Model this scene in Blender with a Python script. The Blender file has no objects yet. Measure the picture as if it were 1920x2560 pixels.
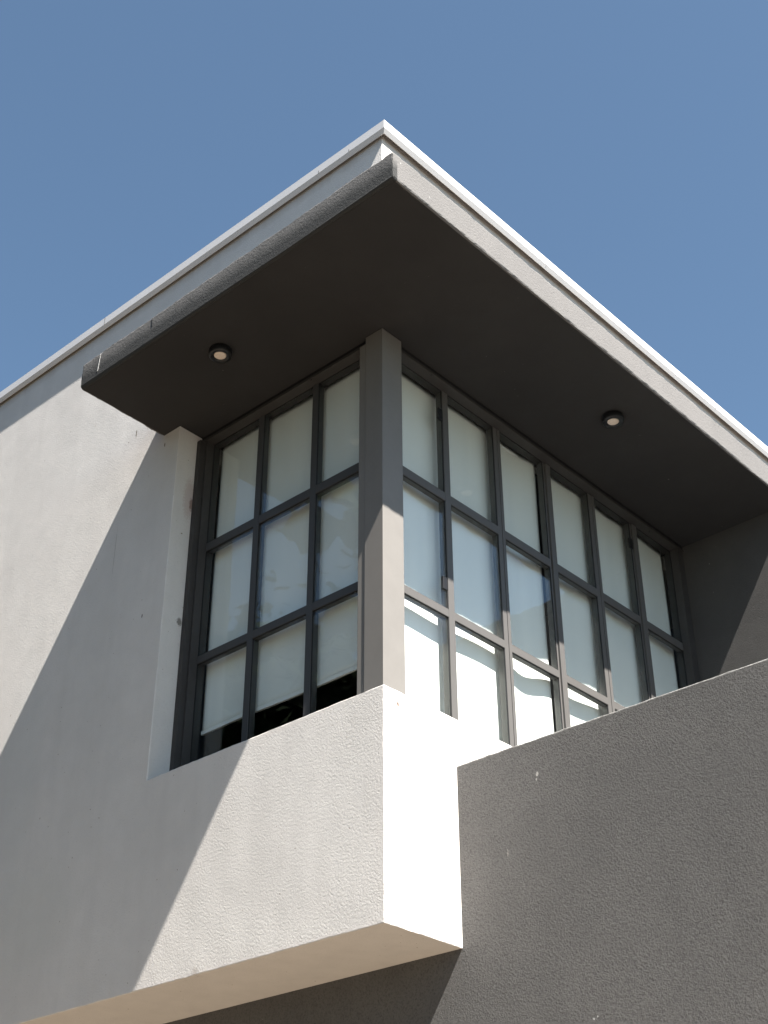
import bpy, bmesh, math, random
from mathutils import Vector, Matrix, noise
random.seed(7)
S = bpy.context.scene
COL = S.collection

# ------------------------------------------------------------------ camera
# axes: +X runs back to the right along the sunny face, +Y back to the left along the grazed face,
# the plaster corner stands on x = y = 0 and the underside of the upper storey is z = 0.
GZ = -3.53                                   # ground level
yaw, pitch, roll = 0.736535, 0.576573, -0.003412
fw = Vector((math.cos(yaw)*math.cos(pitch), math.sin(yaw)*math.cos(pitch), math.sin(pitch)))
r0 = Vector((math.sin(yaw), -math.cos(yaw), 0)); u0 = r0.cross(fw)
rt = math.cos(roll)*r0 + math.sin(roll)*u0
up = -math.sin(roll)*r0 + math.cos(roll)*u0
cam_d = bpy.data.cameras.new("camera"); cam = bpy.data.objects.new("camera", cam_d); COL.objects.link(cam)
M = Matrix((rt, up, -fw)).transposed().to_4x4(); M.translation = Vector((-4.73465, -4.29970, -1.93018))
cam.matrix_world = M
cam_d.sensor_fit = 'HORIZONTAL'; cam_d.sensor_width = 36; cam_d.lens = 3523.5*36/1920
cam_d.clip_start = .05; cam_d.clip_end = 3000
S.camera = cam

# ------------------------------------------------------------------ light
to_sun = Vector((-0.166, -1.0, 1.4926)).normalized()
elev = math.asin(to_sun.z)
sun_d = bpy.data.lights.new("sun", 'SUN'); sun_d.energy = 5.0; sun_d.angle = math.radians(.53)
sun_d.color = (1.0, .955, .89)
sun = bpy.data.objects.new("sun", sun_d); COL.objects.link(sun)
sun.rotation_mode = 'QUATERNION'; sun.rotation_quaternion = to_sun.to_track_quat('Z', 'Y'); sun.location = (-3, -8, 12)
W = bpy.data.worlds.new("World"); S.world = W; W.use_nodes = True
nt = W.node_tree; bg = nt.nodes['Background']
sky = nt.nodes.new('ShaderNodeTexSky'); sky.sky_type = 'NISHITA'; sky.sun_disc = False
sky.sun_elevation = elev; sky.sun_rotation = math.atan2(to_sun.x, to_sun.y)
sky.altitude = 200; sky.air_density = .80; sky.dust_density = .5; sky.ozone_density = .2
wb = nt.nodes.new('ShaderNodeMix'); wb.data_type = 'RGBA'; wb.blend_type = 'MULTIPLY'; wb.inputs[0].default_value = 1
wb.inputs[7].default_value = (.905, .985, .925, 1)          # camera white balance of the clear sky
nt.links.new(sky.outputs[0], wb.inputs[6]); nt.links.new(wb.outputs[2], bg.inputs[0]); bg.inputs[1].default_value = 0.05
S.view_settings.view_transform = 'Standard'; S.view_settings.look = 'None'
S.view_settings.gamma = 1; S.view_settings.exposure = 2.11

# ------------------------------------------------------------------ node helpers
def mat(name):
    m = bpy.data.materials.new(name); m.use_nodes = True
    n = m.node_tree; b = n.nodes['Principled BSDF']
    return m, n, b
def N(n, t, **k):
    x = n.nodes.new(t)
    for a, v in k.items():
        if a.startswith('i_'): x.inputs[int(a[2:])].default_value = v
        else: setattr(x, a, v)
    return x
def math_(n, op, a, b=None, clamp=False):
    x = n.nodes.new('ShaderNodeMath'); x.operation = op; x.use_clamp = clamp
    for i, v in enumerate((a, b)):
        if v is None: continue
        if isinstance(v, (int, float)): x.inputs[i].default_value = v
        else: n.links.new(v, x.inputs[i])
    return x.outputs[0]
def mix(n, f, a, b):
    x = n.nodes.new('ShaderNodeMix'); x.data_type = 'RGBA'
    for i, v in ((0, f), (6, a), (7, b)):
        if isinstance(v, (int, float)): x.inputs[i].default_value = v
        elif isinstance(v, tuple): x.inputs[i].default_value = (*v, 1)
        else: n.links.new(v, x.inputs[i])
    return x.outputs[2]
def ramp(n, v, a, b):
    x = N(n, 'ShaderNodeMapRange'); n.links.new(v, x.inputs[0])
    x.inputs[1].default_value = a; x.inputs[2].default_value = b
    return x.outputs[0]
def noise_(n, co, scale, detail=3, rough=.5, dist=0.):
    x = N(n, 'ShaderNodeTexNoise'); n.links.new(co, x.inputs['Vector'])
    x.inputs['Scale'].default_value = scale; x.inputs['Detail'].default_value = detail
    x.inputs['Roughness'].default_value = rough; x.inputs['Distortion'].default_value = dist
    return x.outputs['Fac']
def stucco(name, c1, c2, speck, bump_d, strength=1., scale=62., spots=(), streak=.10, pit=.30, fleck=(.80, .83), rough=.66, pr=(.44, .30)):
    """trowelled render: clumped grain bump, mottled tone, rain streaks, single blemishes"""
    m, n, b = mat(name); L = n.links
    co = N(n, 'ShaderNodeTexCoord').outputs['Object']
    big = ramp(n, noise_(n, co, .9, 5, .6), .3, .7)
    mid = ramp(n, noise_(n, co, 5.5, 4, .6), .3, .72)
    mp = N(n, 'ShaderNodeMapping'); L.new(co, mp.inputs[0]); mp.inputs['Scale'].default_value = (7, 7, .5)
    st = ramp(n, noise_(n, mp.outputs[0], 1.0, 4, .55), .48, .75)
    c = mix(n, big, c1, c2)
    c = mix(n, math_(n, 'MULTIPLY', mid, .35), c, tuple(x*.86 for x in c2))
    c = mix(n, math_(n, 'MULTIPLY', st, streak), c, tuple(x*.6 for x in c2))
    g = noise_(n, co, scale, 5, rough, 0.)
    g2 = noise_(n, co, scale*2.6, 2, .6)
    v = N(n, 'ShaderNodeTexVoronoi'); v.feature = 'SMOOTH_F1'; L.new(co, v.inputs['Vector'])
    v.inputs['Scale'].default_value = scale*.9; v.inputs['Smoothness'].default_value = .6
    pits = ramp(n, g, *pr)
    c = mix(n, math_(n, 'MULTIPLY', pits, pit), c, tuple(x*.62 for x in c2))  # grain hollows darkened in the colour, shade the bump renders too weakly
    sp = ramp(n, noise_(n, co, 41, 1, .5), *fleck)
    c = mix(n, math_(n, 'MULTIPLY', sp, .8), c, speck)
    for (p, rad, col, k) in spots:
        mp = N(n, 'ShaderNodeMapping'); L.new(co, mp.inputs[0]); mp.vector_type = 'POINT'
        mp.inputs['Scale'].default_value = tuple(1/x for x in rad)
        mp.inputs['Location'].default_value = tuple(-p[i]/rad[i] for i in range(3))
        vm = N(n, 'ShaderNodeVectorMath', operation='LENGTH'); L.new(mp.outputs[0], vm.inputs[0])
        dd = math_(n, 'ADD', vm.outputs['Value'], math_(n, 'MULTIPLY', math_(n, 'SUBTRACT', noise_(n, co, 90, 2), .5), 1.1))
        c = mix(n, math_(n, 'MULTIPLY', ramp(n, dd, 1.15, .7), k), c, col)
    L.new(c, b.inputs['Base Color']); b.inputs['Roughness'].default_value = .92
    b.inputs['Specular IOR Level'].default_value = .25
    h = math_(n, 'ADD', math_(n, 'MULTIPLY', g, 1.0), math_(n, 'MULTIPLY', g2, .40))
    h = math_(n, 'ADD', h, math_(n, 'MULTIPLY', v.outputs['Distance'], .15))
    bp = N(n, 'ShaderNodeBump'); bp.inputs['Strength'].default_value = strength; bp.inputs['Distance'].default_value = bump_d
    L.new(h, bp.inputs['Height'])
    lo = noise_(n, co, 3.0, 3, .5)
    b2 = N(n, 'ShaderNodeBump'); b2.inputs['Strength'].default_value = 1; b2.inputs['Distance'].default_value = .004
    L.new(lo, b2.inputs['Height']); L.new(b2.outputs[0], bp.inputs['Normal']); L.new(bp.outputs[0], b.inputs['Normal'])
    return m
def plain(name, col, rough=.5, spec=.5, var=.1, scale=6., bump=0., metal=0.):
    m, n, b = mat(name)
    co = N(n, 'ShaderNodeTexCoord').outputs['Object']
    f = ramp(n, noise_(n, co, scale, 4, .6), .35, .7)
    n.links.new(mix(n, f, col, tuple(x*(1-var) for x in col)), b.inputs['Base Color'])
    b.inputs['Specular IOR Level'].default_value = spec; b.inputs['Metallic'].default_value = metal
    n.links.new(math_(n, 'ADD', math_(n, 'MULTIPLY', noise_(n, co, scale*4, 3), .15), rough-.07), b.inputs['Roughness'])
    if bump:
        bp = N(n, 'ShaderNodeBump'); bp.inputs['Distance'].default_value = bump
        n.links.new(noise_(n, co, 140, 3), bp.inputs['Height']); n.links.new(bp.outputs[0], b.inputs['Normal'])
    return m

LX = (.004, .004, .004)
brown = (.10, .055, .035)
M_light = stucco('light_render', (.690, .655, .622), (.625, .592, .562), (.19, .13, .08), .0027, scale=92, fleck=(.775, .80), spots=[
    ((0, 2.328, 3.905), (.05, .006, .035), (.10, .08, .05), .9),
    ((0, 1.991, 3.646), (.05, .006, .018), (.12, .09, .05), .9),
    ((0, 2.047, 2.35), (.05, .006, .014), (.12, .10, .08), .9),
    ((0, 2.418, 2.98), (.05, .0035, .20), (.30, .27, .24), .55),
    ((.151, 1.843, 3.168), (.018, .05, .05), brown, .85),
    ((.13, 1.843, 3.20), (.05, .05, .16), (.42, .30, .27), .45),
    ((.136, 1.843, 2.287), (.02, .05, .03), (.14, .12, .10), .8),
    ((.107, 0, 1.127), (.008, .05, .014), brown, 1.),
    ((.30, 0, 1.187), (.05, .05, .006), (.25, .22, .18), .8),
    ((.215, 0, 1.19), (.02, .05, .004), (.25, .22, .18), .8),
    ((.02, 1.30, .02), (.05, .03, .02), (.35, .31, .27), .5),
    ((0, 2.9, .6), (.05, .5, .35), (.55, .54, .50), .35),
    ((0, 3.2, 1.5), (.05, .25, .9), (.55, .55, .53), .30)])
M_dark = stucco('charcoal_render', (.165, .157, .151), (.118, .114, .111), (.26, .25, .24), .0135, scale=92, rough=.74, pit=.85, pr=(.53, .33), spots=[
    ((.5586, -.504, .748), (.05, .009, .011), (.42, .40, .38), .9),
    ((.5586, -.497, .722), (.05, .005, .006), (.42, .40, .38), .9),
    ((.5586, -.72, -.443), (.05, .007, .005), (.45, .44, .42), .9),
    ((.5586, -.74, -.436), (.05, .004, .004), (.45, .44, .42), .9),
    ((.5586, -.30, .40), (.05, .004, .02), (.30, .28, .26), .7)])
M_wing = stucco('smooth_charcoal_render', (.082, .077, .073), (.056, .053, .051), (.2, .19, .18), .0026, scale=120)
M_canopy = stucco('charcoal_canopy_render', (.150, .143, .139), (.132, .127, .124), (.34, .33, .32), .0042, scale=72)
M_coping = plain('white_coated_metal', (.66, .64, .635), .42, .5, .05, 3)
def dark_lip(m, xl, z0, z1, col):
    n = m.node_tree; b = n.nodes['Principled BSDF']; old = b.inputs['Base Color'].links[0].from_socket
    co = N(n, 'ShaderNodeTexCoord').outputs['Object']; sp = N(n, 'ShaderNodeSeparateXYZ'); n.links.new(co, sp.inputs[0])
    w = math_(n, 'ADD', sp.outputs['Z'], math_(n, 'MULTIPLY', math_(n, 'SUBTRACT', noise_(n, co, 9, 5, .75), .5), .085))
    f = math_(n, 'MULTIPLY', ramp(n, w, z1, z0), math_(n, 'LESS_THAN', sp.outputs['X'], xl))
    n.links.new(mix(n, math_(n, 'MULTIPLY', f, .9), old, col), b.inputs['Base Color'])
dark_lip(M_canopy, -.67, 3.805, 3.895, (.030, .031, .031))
M_frame = plain('warm_grey_powder_coat', (.170, .159, .147), .45, .35, .06, 9)
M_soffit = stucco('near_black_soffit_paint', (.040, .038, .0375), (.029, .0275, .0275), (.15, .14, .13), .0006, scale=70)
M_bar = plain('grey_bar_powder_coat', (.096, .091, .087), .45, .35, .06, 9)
M_lbar = plain('shaded_bar_powder_coat', (.060, .059, .060), .45, .35, .06, 9)  # same metal as the right bars, colour darkened for the window in shade
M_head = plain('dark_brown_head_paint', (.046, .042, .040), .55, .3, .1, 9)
M_gasket = plain('black_rubber', (.012, .012, .013), .6, .3)
M_black = plain('black_metal', (.010, .010, .011), .45, .4)
M_lens = plain('cream_lamp_lens', (.80, .66, .54), .25, .5, .2, 60)
M_room = plain('dark_room_paint', (.05, .052, .06), .8, .2)
M_bead = plain('pale_filler', (.36, .35, .34), .7, .3)
M_crack = plain('dark_crack', (.015, .014, .014), .9, .1)  # plain dark tone of the crack in the slab edge

def blind_mat():
    m, n, b = mat('white_blind_fabric'); L = n.links
    co = N(n, 'ShaderNodeTexCoord').outputs['Object']
    mp = N(n, 'ShaderNodeMapping'); L.new(co, mp.inputs[0]); mp.inputs['Scale'].default_value = (9, 9, .6)
    f = ramp(n, noise_(n, mp.outputs[0], 1., 3), .35, .7)
    L.new(mix(n, f, (.88, .87, .845), (.84, .835, .815)), b.inputs['Base Color'])
    b.inputs['Roughness'].default_value = .85; b.inputs['Specular IOR Level'].default_value = .2
    return m
M_blind = blind_mat()
def glass_mat():
    m = bpy.data.materials.new('window_glass'); m.use_nodes = True
    n = m.node_tree; L = n.links
    n.nodes.remove(n.nodes['Principled BSDF']); out = n.nodes['Material Output']
    co = N(n, 'ShaderNodeTexCoord').outputs['Object']
    tr = N(n, 'ShaderNodeBsdfTransparent'); tr.inputs[0].default_value = (.955, .972, .965, 1)
    gl = N(n, 'ShaderNodeBsdfGlossy'); gl.inputs['Roughness'].default_value = .012; gl.inputs[0].default_value = (.93, .97, 1, 1)
    bp = N(n, 'ShaderNodeBump'); bp.inputs['Distance'].default_value = .0035; bp.inputs['Strength'].default_value = .8
    L.new(noise_(n, co, 2.2, 2), bp.inputs['Height']); L.new(bp.outputs[0], gl.inputs['Normal'])
    lw = N(n, 'ShaderNodeLayerWeight'); lw.inputs['Blend'].default_value = .5
    f5 = math_(n, 'POWER', lw.outputs['Facing'], 4.0)
    fac = math_(n, 'ADD', math_(n, 'MULTIPLY', f5, .80), .030, True)
    mx = N(n, 'ShaderNodeMixShader'); L.new(fac, mx.inputs[0]); L.new(tr.outputs[0], mx.inputs[1]); L.new(gl.outputs[0], mx.inputs[2])
    L.new(mx.outputs[0], out.inputs['Surface'])
    return m
M_glass = glass_mat()

def ground_mat():
    m, n, b = mat('bounce_paving'); L = n.links
    co = N(n, 'ShaderNodeTexCoord').outputs['Object']
    br = N(n, 'ShaderNodeTexBrick'); L.new(co, br.inputs[0])
    br.inputs['Scale'].default_value = 2.5; br.inputs['Mortar Size'].default_value = .012
    br.inputs['Color1'].default_value = (.24, .195, .145, 1); br.inputs['Color2'].default_value = (.20, .16, .12, 1)
    br.inputs['Mortar'].default_value = (.07, .06, .05, 1)
    f = ramp(n, noise_(n, co, 1.5, 5), .3, .7)
    L.new(mix(n, math_(n, 'MULTIPLY', f, .5), br.outputs['Color'], (.17, .14, .105)), b.inputs['Base Color'])
    b.inputs['Roughness'].default_value = .9
    bp = N(n, 'ShaderNodeBump'); bp.inputs['Distance'].default_value = .004
    L.new(noise_(n, co, 60, 4), bp.inputs['Height']); L.new(bp.outputs[0], b.inputs['Normal'])
    return m

# ------------------------------------------------------------------ mesh helpers
def link(name, bm, m, parent=None, smooth=False):
    me = bpy.data.meshes.new(name)
    bmesh.ops.recalc_face_normals(bm, faces=bm.faces)
    bm.to_mesh(me); bm.free()
    if m: me.materials.append(m)
    if smooth:
        for p in me.polygons: p.use_smooth = True
    o = bpy.data.objects.new(name, me); COL.objects.link(o)
    if parent is not None:
        o.parent = parent
        o.matrix_parent_inverse = Matrix.Translation(-abs_loc(parent))
    return o
def abs_loc(o):
    # parents are Empties (or identity meshes under them): world location of the parent
    return Vector(o.location) if o.parent is None else Vector((0, 0, 0))
def empty(name, loc):
    o = bpy.data.objects.new(name, None); COL.objects.link(o); o.location = loc; o.empty_display_size = .2
    return o
def tag(o, label=None, cat=None, group=None, kind=None):
    for k, v in (('label', label), ('category', cat), ('group', group), ('kind', kind)):
        if v: o[k] = v
    return o
def box(bm, x0, x1, y0, y1, z0, z1, bev=0.):
    t = bmesh.new()
    bmesh.ops.create_cube(t, size=1)
    for v in t.verts:
        v.co = Vector(((x0+x1)/2+v.co.x*(x1-x0), (y0+y1)/2+v.co.y*(y1-y0), (z0+z1)/2+v.co.z*(z1-z0)))
    if bev:
        bmesh.ops.bevel(t, geom=list(t.edges), offset=bev, segments=2, affect='EDGES', profile=.6)
    me = bpy.data.meshes.new('tmp'); t.to_mesh(me); t.free(); bm.from_mesh(me); bpy.data.meshes.remove(me)
def one(x0, x1, y0, y1, z0, z1, bev=0.):
    bm = bmesh.new(); box(bm, x0, x1, y0, y1, z0, z1, bev); return bm
def solid(xs, ys, zs, inside):
    """one clean skin round the cells of a grid for which inside(x, y, z) is true"""
    bm = bmesh.new(); V = {}
    nx, ny, nz = len(xs)-1, len(ys)-1, len(zs)-1
    occ = {(i, j, k) for i in range(nx) for j in range(ny) for k in range(nz)
           if inside((xs[i]+xs[i+1])/2, (ys[j]+ys[j+1])/2, (zs[k]+zs[k+1])/2)}
    def v(i, j, k):
        if (i, j, k) not in V: V[(i, j, k)] = bm.verts.new((xs[i], ys[j], zs[k]))
        return V[(i, j, k)]
    F = {(-1, 0, 0): ((0,0,0),(0,0,1),(0,1,1),(0,1,0)), (1, 0, 0): ((1,0,0),(1,1,0),(1,1,1),(1,0,1)),
         (0,-1, 0): ((0,0,0),(1,0,0),(1,0,1),(0,0,1)), (0, 1, 0): ((0,1,0),(0,1,1),(1,1,1),(1,1,0)),
         (0, 0,-1): ((0,0,0),(0,1,0),(1,1,0),(1,0,0)), (0, 0, 1): ((0,0,1),(1,0,1),(1,1,1),(0,1,1))}
    for (i, j, k) in occ:
        for d, q in F.items():
            if (i+d[0], j+d[1], k+d[2]) not in occ:
                bm.faces.new([v(i+a, j+b, k+c) for a, b, c in q])
    return bm
def roughen(bm, bev, jit, step=.02, near=lambda c: True, big=.0):
    """round the arrises by hand-trowelled, slightly wandering edges; the faces themselves stay flat"""
    bm.normal_update()
    def sharp(e): return len(e.link_faces) == 2 and e.link_faces[0].normal.dot(e.link_faces[1].normal) < .5
    es = [e for e in bm.edges if sharp(e) and near((e.verts[0].co+e.verts[1].co)/2)]
    for e in es:
        n = int(e.calc_length()/step)
        if n > 1: bmesh.ops.subdivide_edges(bm, edges=[e], cuts=min(n, 400)-1, use_grid_fill=False)
    bm.normal_update()
    es = [e for e in bm.edges if sharp(e)]
    bmesh.ops.bevel(bm, geom=es, offset=bev, segments=2, affect='EDGES', profile=.55, clamp_overlap=True)
    bm.normal_update()
    mv = []
    for v in bm.verts:
        ax = set(); other = False
        for f in v.link_faces:
            a = [i for i in range(3) if abs(f.normal[i]) > .9995]
            if a: ax.add(a[0])
            else: other = True
        if not other: continue
        p = v.co
        d = noise.noise_vector(p*38)*jit + noise.noise_vector(p*11+Vector((5, 5, 5)))*jit*1.2 + noise.noise_vector(p*2.3)*big
        for a in ax: d[a] = 0
        mv.append((v, d))
    for v, d in mv: v.co += d
    return bm
def steps(a, b, s):
    n = max(1, round((b-a)/s)); return [a+(b-a)*i/n for i in range(n+1)]

# ------------------------------------------------------------------ ground
bm = bmesh.new(); R = 900
bmesh.ops.create_grid(bm, x_segments=8, y_segments=8, size=R)
for v in bm.verts: v.co.z = GZ
tag(link('ground', bm, plain('dark_asphalt', (.075, .068, .058), .95, .2, .3, 1.2, .004)), kind='structure')
pv = tag(link('bounce_pavement', (lambda bm: (box(bm, -3.4, 0.5546, -4.5, 14, GZ-.1, GZ+.12, .01), bm)[-1])(bmesh.new()), ground_mat()), kind='structure')  # unseen warm strip, added to bounce sunlight up onto the box underside
# belt of leafy trees across the street, one mass: it shades the lower sky and shows in the glass
rnd = random.Random(3); bm = bmesh.new()
for i in range(13):
    a = math.radians(110 + 66*i/12); near_ = max(0, min(1, (225-math.degrees(a))/30))
    R = 15-2.6*near_+rnd.uniform(-.3, .5); hh = rnd.uniform(7, 7.15)+4.95*near_
    cx, cy = 1+R*math.cos(a), 1+R*math.sin(a)
    bmesh.ops.create_cone(bm, cap_ends=True, segments=8, radius1=.25, radius2=.09, depth=hh*.7, matrix=Matrix.Translation((cx, cy, GZ+hh*.35)))
    cl = [Vector((cx+rnd.gauss(0, 1.3), cy+rnd.gauss(0, 1.3), GZ+hh*rnd.uniform(.22, .93))) for _ in range(26)]
    for c in cl:
        for _ in range(26):                          # big inner leaf cards, added to block sky gaps in the reflection
            p = c+Vector((rnd.gauss(0, .55), rnd.gauss(0, .55), rnd.gauss(0, .42)))
            q = Matrix.Rotation(rnd.uniform(0, 6.28), 3, 'Z')@Matrix.Rotation(rnd.uniform(.8, 2.3), 3, 'X'); k = rnd.uniform(.3, .5)
            bm.faces.new([bm.verts.new(p+q@Vector((x*k, y*k, 0))) for x, y in ((-1, 0), (-.3, -.8), (.5, -.7), (1, .1), (.2, .8), (-.6, .6))])
        for _ in range(200):
            p = c+Vector((rnd.gauss(0, .62), rnd.gauss(0, .62), rnd.gauss(0, .5)))
            q = Matrix.Rotation(rnd.uniform(0, 6.28), 3, 'Z')@Matrix.Rotation(rnd.uniform(0, 3.1), 3, 'X'); s = rnd.uniform(.06, .12)
            bm.faces.new([bm.verts.new(p+q@Vector((x*s, y*s, 0))) for x, y in ((-1, 0), (0, -.6), (1, 0), (0, .6))])
tag(link('tree_belt', bm, plain('dark_foliage', (.018, .028, .012), .8, .15, .3, 1.5)), 'belt of leafy green trees across the street, mirrored in the window glass', 'trees', kind='stuff')

# ------------------------------------------------------------------ house
H, ZC, ZT, ZR = 1.2, 3.7312, 3.934, 5.236
YJ, DJ = 1.8428, .1535
X2, WX, ZD = 3.629, .5586, .9336
PX, QY, YE = .7028, .7204, 2.02
house = tag(empty('house', (3.2, 3.0, GZ)),
            'pale rendered modern house corner with deep charcoal canopy over a gridded corner window', 'house')
# upper storey: pale render with the corner opening, a hollow room behind it and a roof parapet
xs = [0, .3, DJ+.2, 3.64, 4.5, 6.8, 7.2]; ys = [0, .3, YJ, 4.2, 8.6, 9]; zs = [0, .4, H, 3.6, ZC+.05, 4.7, ZR]
def upper(x, y, z):
    if x < 3.64 and y < YJ and H < z < ZC+.05: return False
    if .3 < x < 4.5 and .3 < y < 4.2 and .4 < z < 3.6: return False
    if .3 < x < 6.8 and .3 < y < 8.6 and z > 4.7: return False
    return True
bm = solid(sorted(set(xs)), ys, zs, upper)
near = lambda c: (c.x < .01 or c.y < .01) and c.x < 3 and c.y < 5.5 and c.z < ZC+.3 or (c.y > YJ-.01 and c.x < .2 and c.y < YJ+.01)
roughen(bm, .005, .0016, .016, near)
# grime under the coping, mixed with contact shade painted into the colour
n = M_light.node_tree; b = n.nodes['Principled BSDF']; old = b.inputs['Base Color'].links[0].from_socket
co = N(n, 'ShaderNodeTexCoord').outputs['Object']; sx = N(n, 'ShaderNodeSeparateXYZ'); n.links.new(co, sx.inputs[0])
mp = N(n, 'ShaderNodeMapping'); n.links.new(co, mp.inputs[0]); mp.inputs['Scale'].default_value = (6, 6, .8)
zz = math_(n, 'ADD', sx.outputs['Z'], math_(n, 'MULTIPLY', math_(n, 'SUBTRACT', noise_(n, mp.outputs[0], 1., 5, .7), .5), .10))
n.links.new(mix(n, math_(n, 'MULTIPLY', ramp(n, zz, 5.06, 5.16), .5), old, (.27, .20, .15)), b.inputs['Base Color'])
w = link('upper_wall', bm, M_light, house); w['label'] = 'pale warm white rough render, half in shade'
# room lining: dark painted shell behind the blinds
bm = bmesh.new()
box(bm, .42, 4.48, .42, 4.18, .41, .46); box(bm, .42, 4.48, 4.10, 4.18, .47, 3.55); box(bm, 4.40, 4.48, .42, 4.09, .47, 3.55)
box(bm, .42, 4.39, .42, 4.09, 3.62, 3.70)
box(bm, .302, .34, .42, 4.09, .47, 1.19); box(bm, .35, 4.39, .302, .34, .47, 1.19); box(bm, .302, .34, YJ+.01, 4.09, 1.2, 3.6)
link('room_lining', bm, M_room, house)

# lower storey: charcoal render, its face carried up as the terrace parapet
ys = [-5.2, -5.0, .012, 9]; zs = [GZ-.1, -.06, .008, ZD]; xs = [WX, WX+.2, 7.2]
def lower(x, y, z):
    if z < -.06: return True
    if x < WX+.2: return y < .012 if z > .008 else True
    if y < -5.0: return True
    return z < .008 and y > .012
bm = solid(xs, ys, zs, lower)
roughen(bm, .006, .0018, .018, lambda c: c.x < WX+.02 and -2.6 < c.y < 3 and c.z > -1)
n = M_dark.node_tree; b = n.nodes['Principled BSDF']; old = b.inputs['Base Color'].links[0].from_socket
co = N(n, 'ShaderNodeTexCoord').outputs['Object']; sx = N(n, 'ShaderNodeSeparateXYZ'); n.links.new(co, sx.inputs[0])
zz = math_(n, 'ADD', sx.outputs['Z'], math_(n, 'MULTIPLY', math_(n, 'SUBTRACT', noise_(n, co, 30, 4, .7), .5), .020))
n.links.new(mix(n, math_(n, 'MULTIPLY', ramp(n, zz, ZD-.010, ZD-.002), .8), old, (.42, .41, .39)), b.inputs['Base Color'])   # worn, chalky arris, painted paler for its sunlit bevel too
w = link('lower_wall', bm, M_dark, house); w['label'] = 'coarse charcoal render wall and terrace parapet'
link('terrace_floor', one(WX+.2, 7.2, -5.0, -.001, -.06, -.02), plain('terrace_tiles', (.045, .043, .042), .7), house)
# the wing that closes the terrace at the far end of the window
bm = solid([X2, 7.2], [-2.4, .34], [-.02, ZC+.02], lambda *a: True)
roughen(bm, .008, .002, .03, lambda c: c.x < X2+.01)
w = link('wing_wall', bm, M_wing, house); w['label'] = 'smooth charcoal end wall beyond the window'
# canopy slab
xs = [-PX, 7.4]; ys = [-QY, YE]; zs = [ZC, ZT]
bm = solid([-PX, 0.1, 7.4], [-QY, .1, YE], zs, lambda *a: True)
ed = [e for e in bm.edges if all(abs(v.co.x+PX) < 1e-4 and abs(v.co.z-ZC) < 1e-4 for v in e.verts)]
bmesh.ops.bevel(bm, geom=ed, offset=.022, segments=4, affect='EDGES', profile=.5)
roughen(bm, .013, .0034, .02, lambda c: (c.x < -PX+.01 or c.y < -QY+.01 or c.y > YE-.01) and c.x < 4.5, .004)
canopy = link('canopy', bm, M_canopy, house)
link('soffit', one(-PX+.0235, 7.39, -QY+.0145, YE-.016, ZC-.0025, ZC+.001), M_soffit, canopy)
# a filler bead and a crack across the left edge of the slab
for nm, m, y0, z1, z0, wd, y1 in (('filler_bead', M_bead, 1.832, ZT-.01, 3.785, .0035, 1.846), ('crack', M_crack, 1.316, ZT-.012, 3.85, .0010, 1.308)):
    bm = bmesh.new(); n = 12; vs = []
    for i in range(n+1):
        t = i/n; z = z1+(z0-z1)*t; y = y0+(y1-y0)*t+random.uniform(-1, 1)*.0025
        k = wd*(.5+t if nm == 'filler_bead' else random.uniform(.4, 1.2))
        vs.append([bm.verts.new((-PX-dx, y+s*k, z)) for dx, s in ((-.004, -1), (.0022, -1), (.0022, 1), (-.004, 1))])
    for a, b in zip(vs, vs[1:]):
        for j in range(4): bm.faces.new((a[j], a[(j+1) % 4], b[(j+1) % 4], b[j]))
    bm.faces.new(vs[0]); bm.faces.new(vs[-1][::-1])
    link(nm, bm, m, canopy)
# roof coping: white folded metal in lengths, with a return lip below
def coping_bm():
    prof = [(-.32, 5.248), (.054, 5.250), (.054, 5.181), (.036, 5.150), (.032, 5.151), (.048, 5.183), (.048, 5.2425), (-.32, 5.2425)]
    bm = bmesh.new(); rings = []
    def ring(f): rings.append([bm.verts.new(f(d)+(z+noise.noise(Vector((d*3, z, len(rings)*1.7)))*.0012,)) for d, z in prof])
    for y in (9.04, 7.5, 6, 5, 4.3, 3.7, 3.1, 2.6, 2.1, 1.6, 1.1, .7, .35): ring(lambda d: (-(d-.015), y))
    ring(lambda d: (-(d-.015), -d))
    for x in (.4, .8, 1.2, 1.6, 2., 2.4, 2.8, 3.3, 3.8, 4.4, 5.2, 7.24): ring(lambda d: (x, -d))
    for a, b in zip(rings, rings[1:]):
        for j in range(len(prof)): k = (j+1) % len(prof); bm.faces.new((a[j], a[k], b[k], b[j]))
    bm.faces.new(rings[0]); bm.faces.new(rings[-1][::-1])
    return bm
coping = link('roof_coping', coping_bm(), M_coping, house)
M_joint = plain('weathered_joint', (.17, .155, .14), .7)
for (a, y) in (('y', .262), ('y', .545), ('y', 2.85), ('x', 4.06), ('x', 1.72)):
    if a == 'y': bm = one(-.0395, -.030, y-.003, y+.003, 5.180, 5.205 if y < 1 else 5.2505, .001)
    else: bm = one(y-.003, y+.003, -.0558, -.046, 5.180, 5.200 if y < 3 else 5.2508, .001)
    link('coping_joint', bm, M_joint, coping)
link('roof_deck', one(.3, 6.8, .3, 8.6, 4.7, 4.74), plain('grey_roof_membrane', (.25, .25, .25), .8), house)

# ------------------------------------------------------------------ corner window
def wpart(name, bm, parent): return link(name, bm, M_frame, parent)
XC, YC = .172, .159
# corner post: one square folded post with its hairline joint towards the left window
post = wpart('corner_post', one(XC, .348, YC, .298, H+.0035, ZC-.004, .0025), house)
link('shadow_gap', (lambda bm: (box(bm, .349, 3.62, .192, .335, ZC-.026, ZC-.003), box(bm, .196, .335, .299, YJ-.002, ZC-.0265, ZC-.0032), bm)[-1])(bmesh.new()), M_gasket, house)

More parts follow.
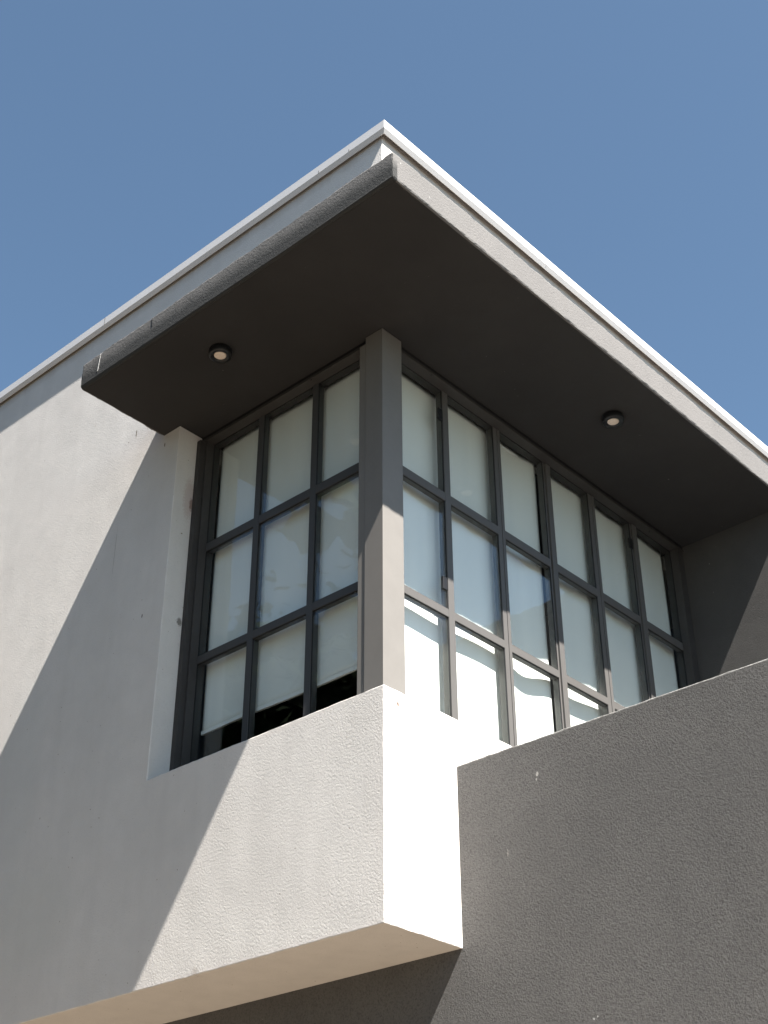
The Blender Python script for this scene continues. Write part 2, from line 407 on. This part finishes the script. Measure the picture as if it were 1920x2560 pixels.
link('sill_flashing', (lambda bm: (box(bm, .012, .26, .012, YJ-.002, H-.002, H+.003), box(bm, .2605, X2-.002, .012, .254, H-.002, H+.003), bm)[-1])(bmesh.new()), M_frame, house)
def window(label):
    o = tag(empty('window', (0, 0, 0)))
    o.parent = house; o.matrix_parent_inverse = Matrix.Translation(-Vector(house.location)); o['label'] = label
    return o
def child(name, bm, m, par):
    o = link(name, bm, m, None); o.parent = par; return o
HB = 3.683       # underside of the window head
G = .270         # glass plane, both windows
MF = .255        # front of mullions
B1 = (2.832, 2.892); B2 = (2.020, 2.072)
# --- right window (plane y = const)
wr = window('sunny six bay window under the canopy')
child('head', one(.349, X2-.001, .190, .318, HB, ZC-.027, .002), M_head, wr)
child('sill_rail', one(.349, X2-.001, MF, .315, H+.001, H+.045, .002), M_bar, wr)
child('jamb_frame', one(3.548, X2-.0015, .20, .32, H+.0455, HB-.0005, .002), M_head, wr)
RM = [(.850, .903, 0), (1.376, 1.444, 1), (1.955, 2.008, 2), (2.462, 2.534, 1), (3.018, 3.078, 2)]
for a, b, t in RM:
    bm = bmesh.new()
    if t == 1:                                       # two stiles meeting, with a fine joint
        c = (a+b)/2+.006
        box(bm, a, c-.0012, MF+.003, .312, H+.0452, HB-.001, .0012); box(bm, c+.0012, b, MF, .312, H+.0452, HB-.001, .0015)
    else: box(bm, a, b, MF, .312, H+.0452, HB-.001, .002)
    if t == 2: box(bm, a-.026, a-.003, MF+.012, .312, H+.0452, HB-.001, .0015)
    child('mullion', bm, M_bar, wr)
edges = [.349] + [v for m in RM for v in m[:2]] + [3.547]
zed = [H+.045, B2[0], B2[1], B1[0], B1[1], HB]
for k in range(6):
    x0, x1 = edges[2*k], edges[2*k+1]
    if k < 5 and RM[k][2] == 2: x1 -= .0265
    for z0, z1 in (B2, B1):
        child('glazing_bar', one(x0+.0005, x1-.0005, MF+.0012, .305, z0, z1, .002), M_bar, wr)
    for z0, z1 in ((zed[0], zed[1]), (zed[2], zed[3]), (zed[4], zed[5])):
        child('pane', one(x0-.004, x1+.004, G-.003, G+.003, z0-.004 if z0 > H+.05 else z0+.001, z1+.004 if z1 < HB-.01 else z1-.001), M_glass, wr)
        bm = bmesh.new(); t = .005
        box(bm, x0+.001, x1-.001, G-.009, G-.0035, z1-t, z1-.0004); box(bm, x0+.001, x1-.001, G-.009, G-.0035, z0+.0004, z0+t)
        box(bm, x0+.0004, x0+t, G-.009, G-.0035, z0+t+.0003, z1-t-.0003); box(bm, x1-t, x1-.0004, G-.009, G-.0035, z0+t+.0003, z1-t-.0003)
        child('gasket', bm, M_gasket, wr)
for x, z in ((.836, 3.44), (.832, 2.195), (2.992, 3.455)):
    bm = bmesh.new(); box(bm, x-.028, x+.0120, .254, .270, z, z+.085, .003); box(bm, x-.008, x+.006, .2725, .278, z+.02, z+.065, .001)
    child('hinge', bm, M_black, wr)
# --- left window (plane x = const)
wl = window('shaded three bay window beside the pale wall')
child('head', one(.190, .318, .299, YJ-.001, HB, ZC-.027, .002), M_head, wl)
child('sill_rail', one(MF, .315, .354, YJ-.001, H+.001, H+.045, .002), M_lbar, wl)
child('jamb_frame', (lambda bm: (box(bm, DJ+.003, .32, 1.805, YJ-.0012, H+.0015, HB-.0005, .002),
                                 box(bm, .20, .32, 1.788, 1.8045, H+.046, HB-.001, .002), bm)[-1])(bmesh.new()), M_head, wl)
child('post_stile', one(.1765, .30, .3015, .352, H+.0015, HB-.0008, .002), M_frame, wl)
LM = [(.789, .836), (1.290, 1.337)]
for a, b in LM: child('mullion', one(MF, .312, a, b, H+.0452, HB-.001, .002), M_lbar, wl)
edges = [.3525] + [v for m in LM for v in m] + [1.7875]
for k in range(3):
    y0, y1 = edges[2*k], edges[2*k+1]
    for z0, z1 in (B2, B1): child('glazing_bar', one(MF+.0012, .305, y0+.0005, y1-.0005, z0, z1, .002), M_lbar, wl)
    for z0, z1 in ((zed[0], zed[1]), (zed[2], zed[3]), (zed[4], zed[5])):
        child('pane', one(G-.003, G+.003, y0-.004, y1+.004, z0-.004 if z0 > H+.05 else z0+.001, z1+.004 if z1 < HB-.01 else z1-.001), M_glass, wl)
        bm = bmesh.new(); t = .005
        box(bm, G-.009, G-.0035, y0+.001, y1-.001, z1-t, z1-.0004); box(bm, G-.009, G-.0035, y0+.001, y1-.001, z0+.0004, z0+t)
        box(bm, G-.009, G-.0035, y0+.0004, y0+t, z0+t+.0003, z1-t-.0003); box(bm, G-.009, G-.0035, y1-t, y1-.0004, z0+t+.0003, z1-t-.0003)
        child('gasket', bm, M_gasket, wl)
# screw heads under the head
for x, y, p in ((.679, .2, wr), (.2, .798, wl), (3.2, .22, wr)):
    bm = bmesh.new(); bmesh.ops.create_cone(bm, cap_ends=True, segments=12, radius1=.006, radius2=.006, depth=.004, matrix=Matrix.Translation((x, y, HB-.002)))
    child('screw', bm, M_black, p)

# ------------------------------------------------------------------ roller blinds (hang inside, things of their own)
def blind(label, axis, a0, a1, z0, z1, off, wave):
    root = tag(empty('roller_blind', (((a0+a1)/2, off, z1) if axis == 'x' else (off, (a0+a1)/2, z1))), label, 'roller blind', 'white roller blinds behind the corner window')
    P = lambda a, d, z: (a, d, z) if axis == 'x' else (d, a, z)
    def rel(bm, name, m, sm=False):
        o = link(name, bm, m, None, sm); o.parent = root; o.matrix_parent_inverse = Matrix.Translation(-Vector(root.location)); return o
    bm = bmesh.new(); A = steps(a0, a1, .02); Z = steps(z0, z1, .05); th = .0012
    for s in (-1, 1):
        g = [[bm.verts.new(P(a, off+wave(a, z)+s*th/2, z)) for z in Z] for a in A]
        for i in range(len(A)-1):
            for j in range(len(Z)-1): bm.faces.new((g[i][j], g[i+1][j], g[i+1][j+1], g[i][j+1]))
        if s < 0: g0 = g
    for i in range(len(A)-1):
        for j in (0, len(Z)-1): bm.faces.new((g0[i][j], g0[i+1][j], g[i+1][j], g[i][j]))
    for j in range(len(Z)-1):
        for i in (0, len(A)-1): bm.faces.new((g0[i][j], g0[i][j+1], g[i][j+1], g[i][j]))
    rel(bm, 'fabric', M_blind, True)
    bm = bmesh.new()
    for i in range(len(A)-1):
        a, b = A[i], A[i+1]
    hw = [[bm.verts.new(P(a, off+wave(a, z0)+dy, z0+dz)) for dy, dz in ((-.007, -.012), (.007, -.012), (.007, .012), (-.007, .012))] for a in A]
    for p, q in zip(hw, hw[1:]):
        for j in range(4): bm.faces.new((p[j], p[(j+1) % 4], q[(j+1) % 4], q[j]))
    bm.faces.new(hw[0]); bm.faces.new(hw[-1][::-1])
    rel(bm, 'hem_bar', M_blind)
    bm = bmesh.new(); L = a1-a0
    rot = Matrix.Rotation(math.pi/2, 4, 'Y') if axis == 'x' else Matrix.Rotation(math.pi/2, 4, 'X')
    bmesh.ops.create_cone(bm, cap_ends=True, segments=20, radius1=.018, radius2=.018, depth=L, matrix=Matrix.Translation(P((a0+a1)/2, off+.028, z1-.024))@rot)
    rel(bm, 'roller_tube', M_blind)
B = .345
def wv1(x, z):
    t = (x-1.46)/.5
    w = .009 - .007*(x-.36) + .003*math.sin(x*9) + .003*math.sin(z*2.1+x)
    if 0 < t < 1.05: w += .020*math.sin(min(t, 1.)*math.pi*1.05)**2 - .010*max(0, t-.5)
    return w
def wv2(x, z): return .006*math.sin((x-2.0)*9.5) + .003*math.sin(z*1.7+x*2)
def wv3(y, z): return .004*math.sin(y*7+1)+.002*math.sin(z*2)
blind('white roller blind behind the three sunny bays next to the corner post', 'x', .36, 1.936, 1.16, 3.722, B, wv1)
blind('white roller blind behind the three far bays by the charcoal wing wall', 'x', 1.985, 3.56, 1.17, 3.722, B, wv2)
blind('white roller blind of the shaded three bay window, stopping above a dark strip', 'y', .365, 1.80, 1.59, 3.722, B, wv3)

# ------------------------------------------------------------------ downlights
def lathe(prof, seg=48):
    bm = bmesh.new(); rings = []
    for r, z in prof:
        rings.append([bm.verts.new((r*math.cos(2*math.pi*i/seg), r*math.sin(2*math.pi*i/seg), z)) for i in range(seg)] if r > 0 else [bm.verts.new((0, 0, z))])
    for a, b in zip(rings, rings[1:]):
        for i in range(seg):
            j = (i+1) % seg
            if len(b) == 1: bm.faces.new((a[i], a[j], b[0]))
            elif len(a) == 1: bm.faces.new((a[0], b[i], b[j]))
            else: bm.faces.new((a[i], a[j], b[j], b[i]))
    return bm
lamp = tag(empty('downlight', (-.352, 1.050, ZC)), 'black round downlight under the canopy beside the shaded left window', 'downlight', 'surface mounted downlights under the canopy')
hs = link('housing', lathe([(0, -.0005), (.066, -.0005), (.0715, -.004), (.0725, -.044), (.070, -.050), (.058, -.052), (.044, -.050), (.040, -.043), (0, -.0425)]), M_black, None, True); hs.parent = lamp
ln = link('lens', lathe([(0, -.0500), (.020, -.0505), (.034, -.0490), (.0385, -.0445), (.0385, -.0428)]), M_lens, None, True); ln.parent = lamp
l2 = lamp.copy(); COL.objects.link(l2); l2.location = (1.880, -.364, ZC)
l2['label'] = 'black round downlight under the canopy above the sunny right window'
for ch in (hs, ln):
    c = ch.copy(); COL.objects.link(c); c.parent = l2
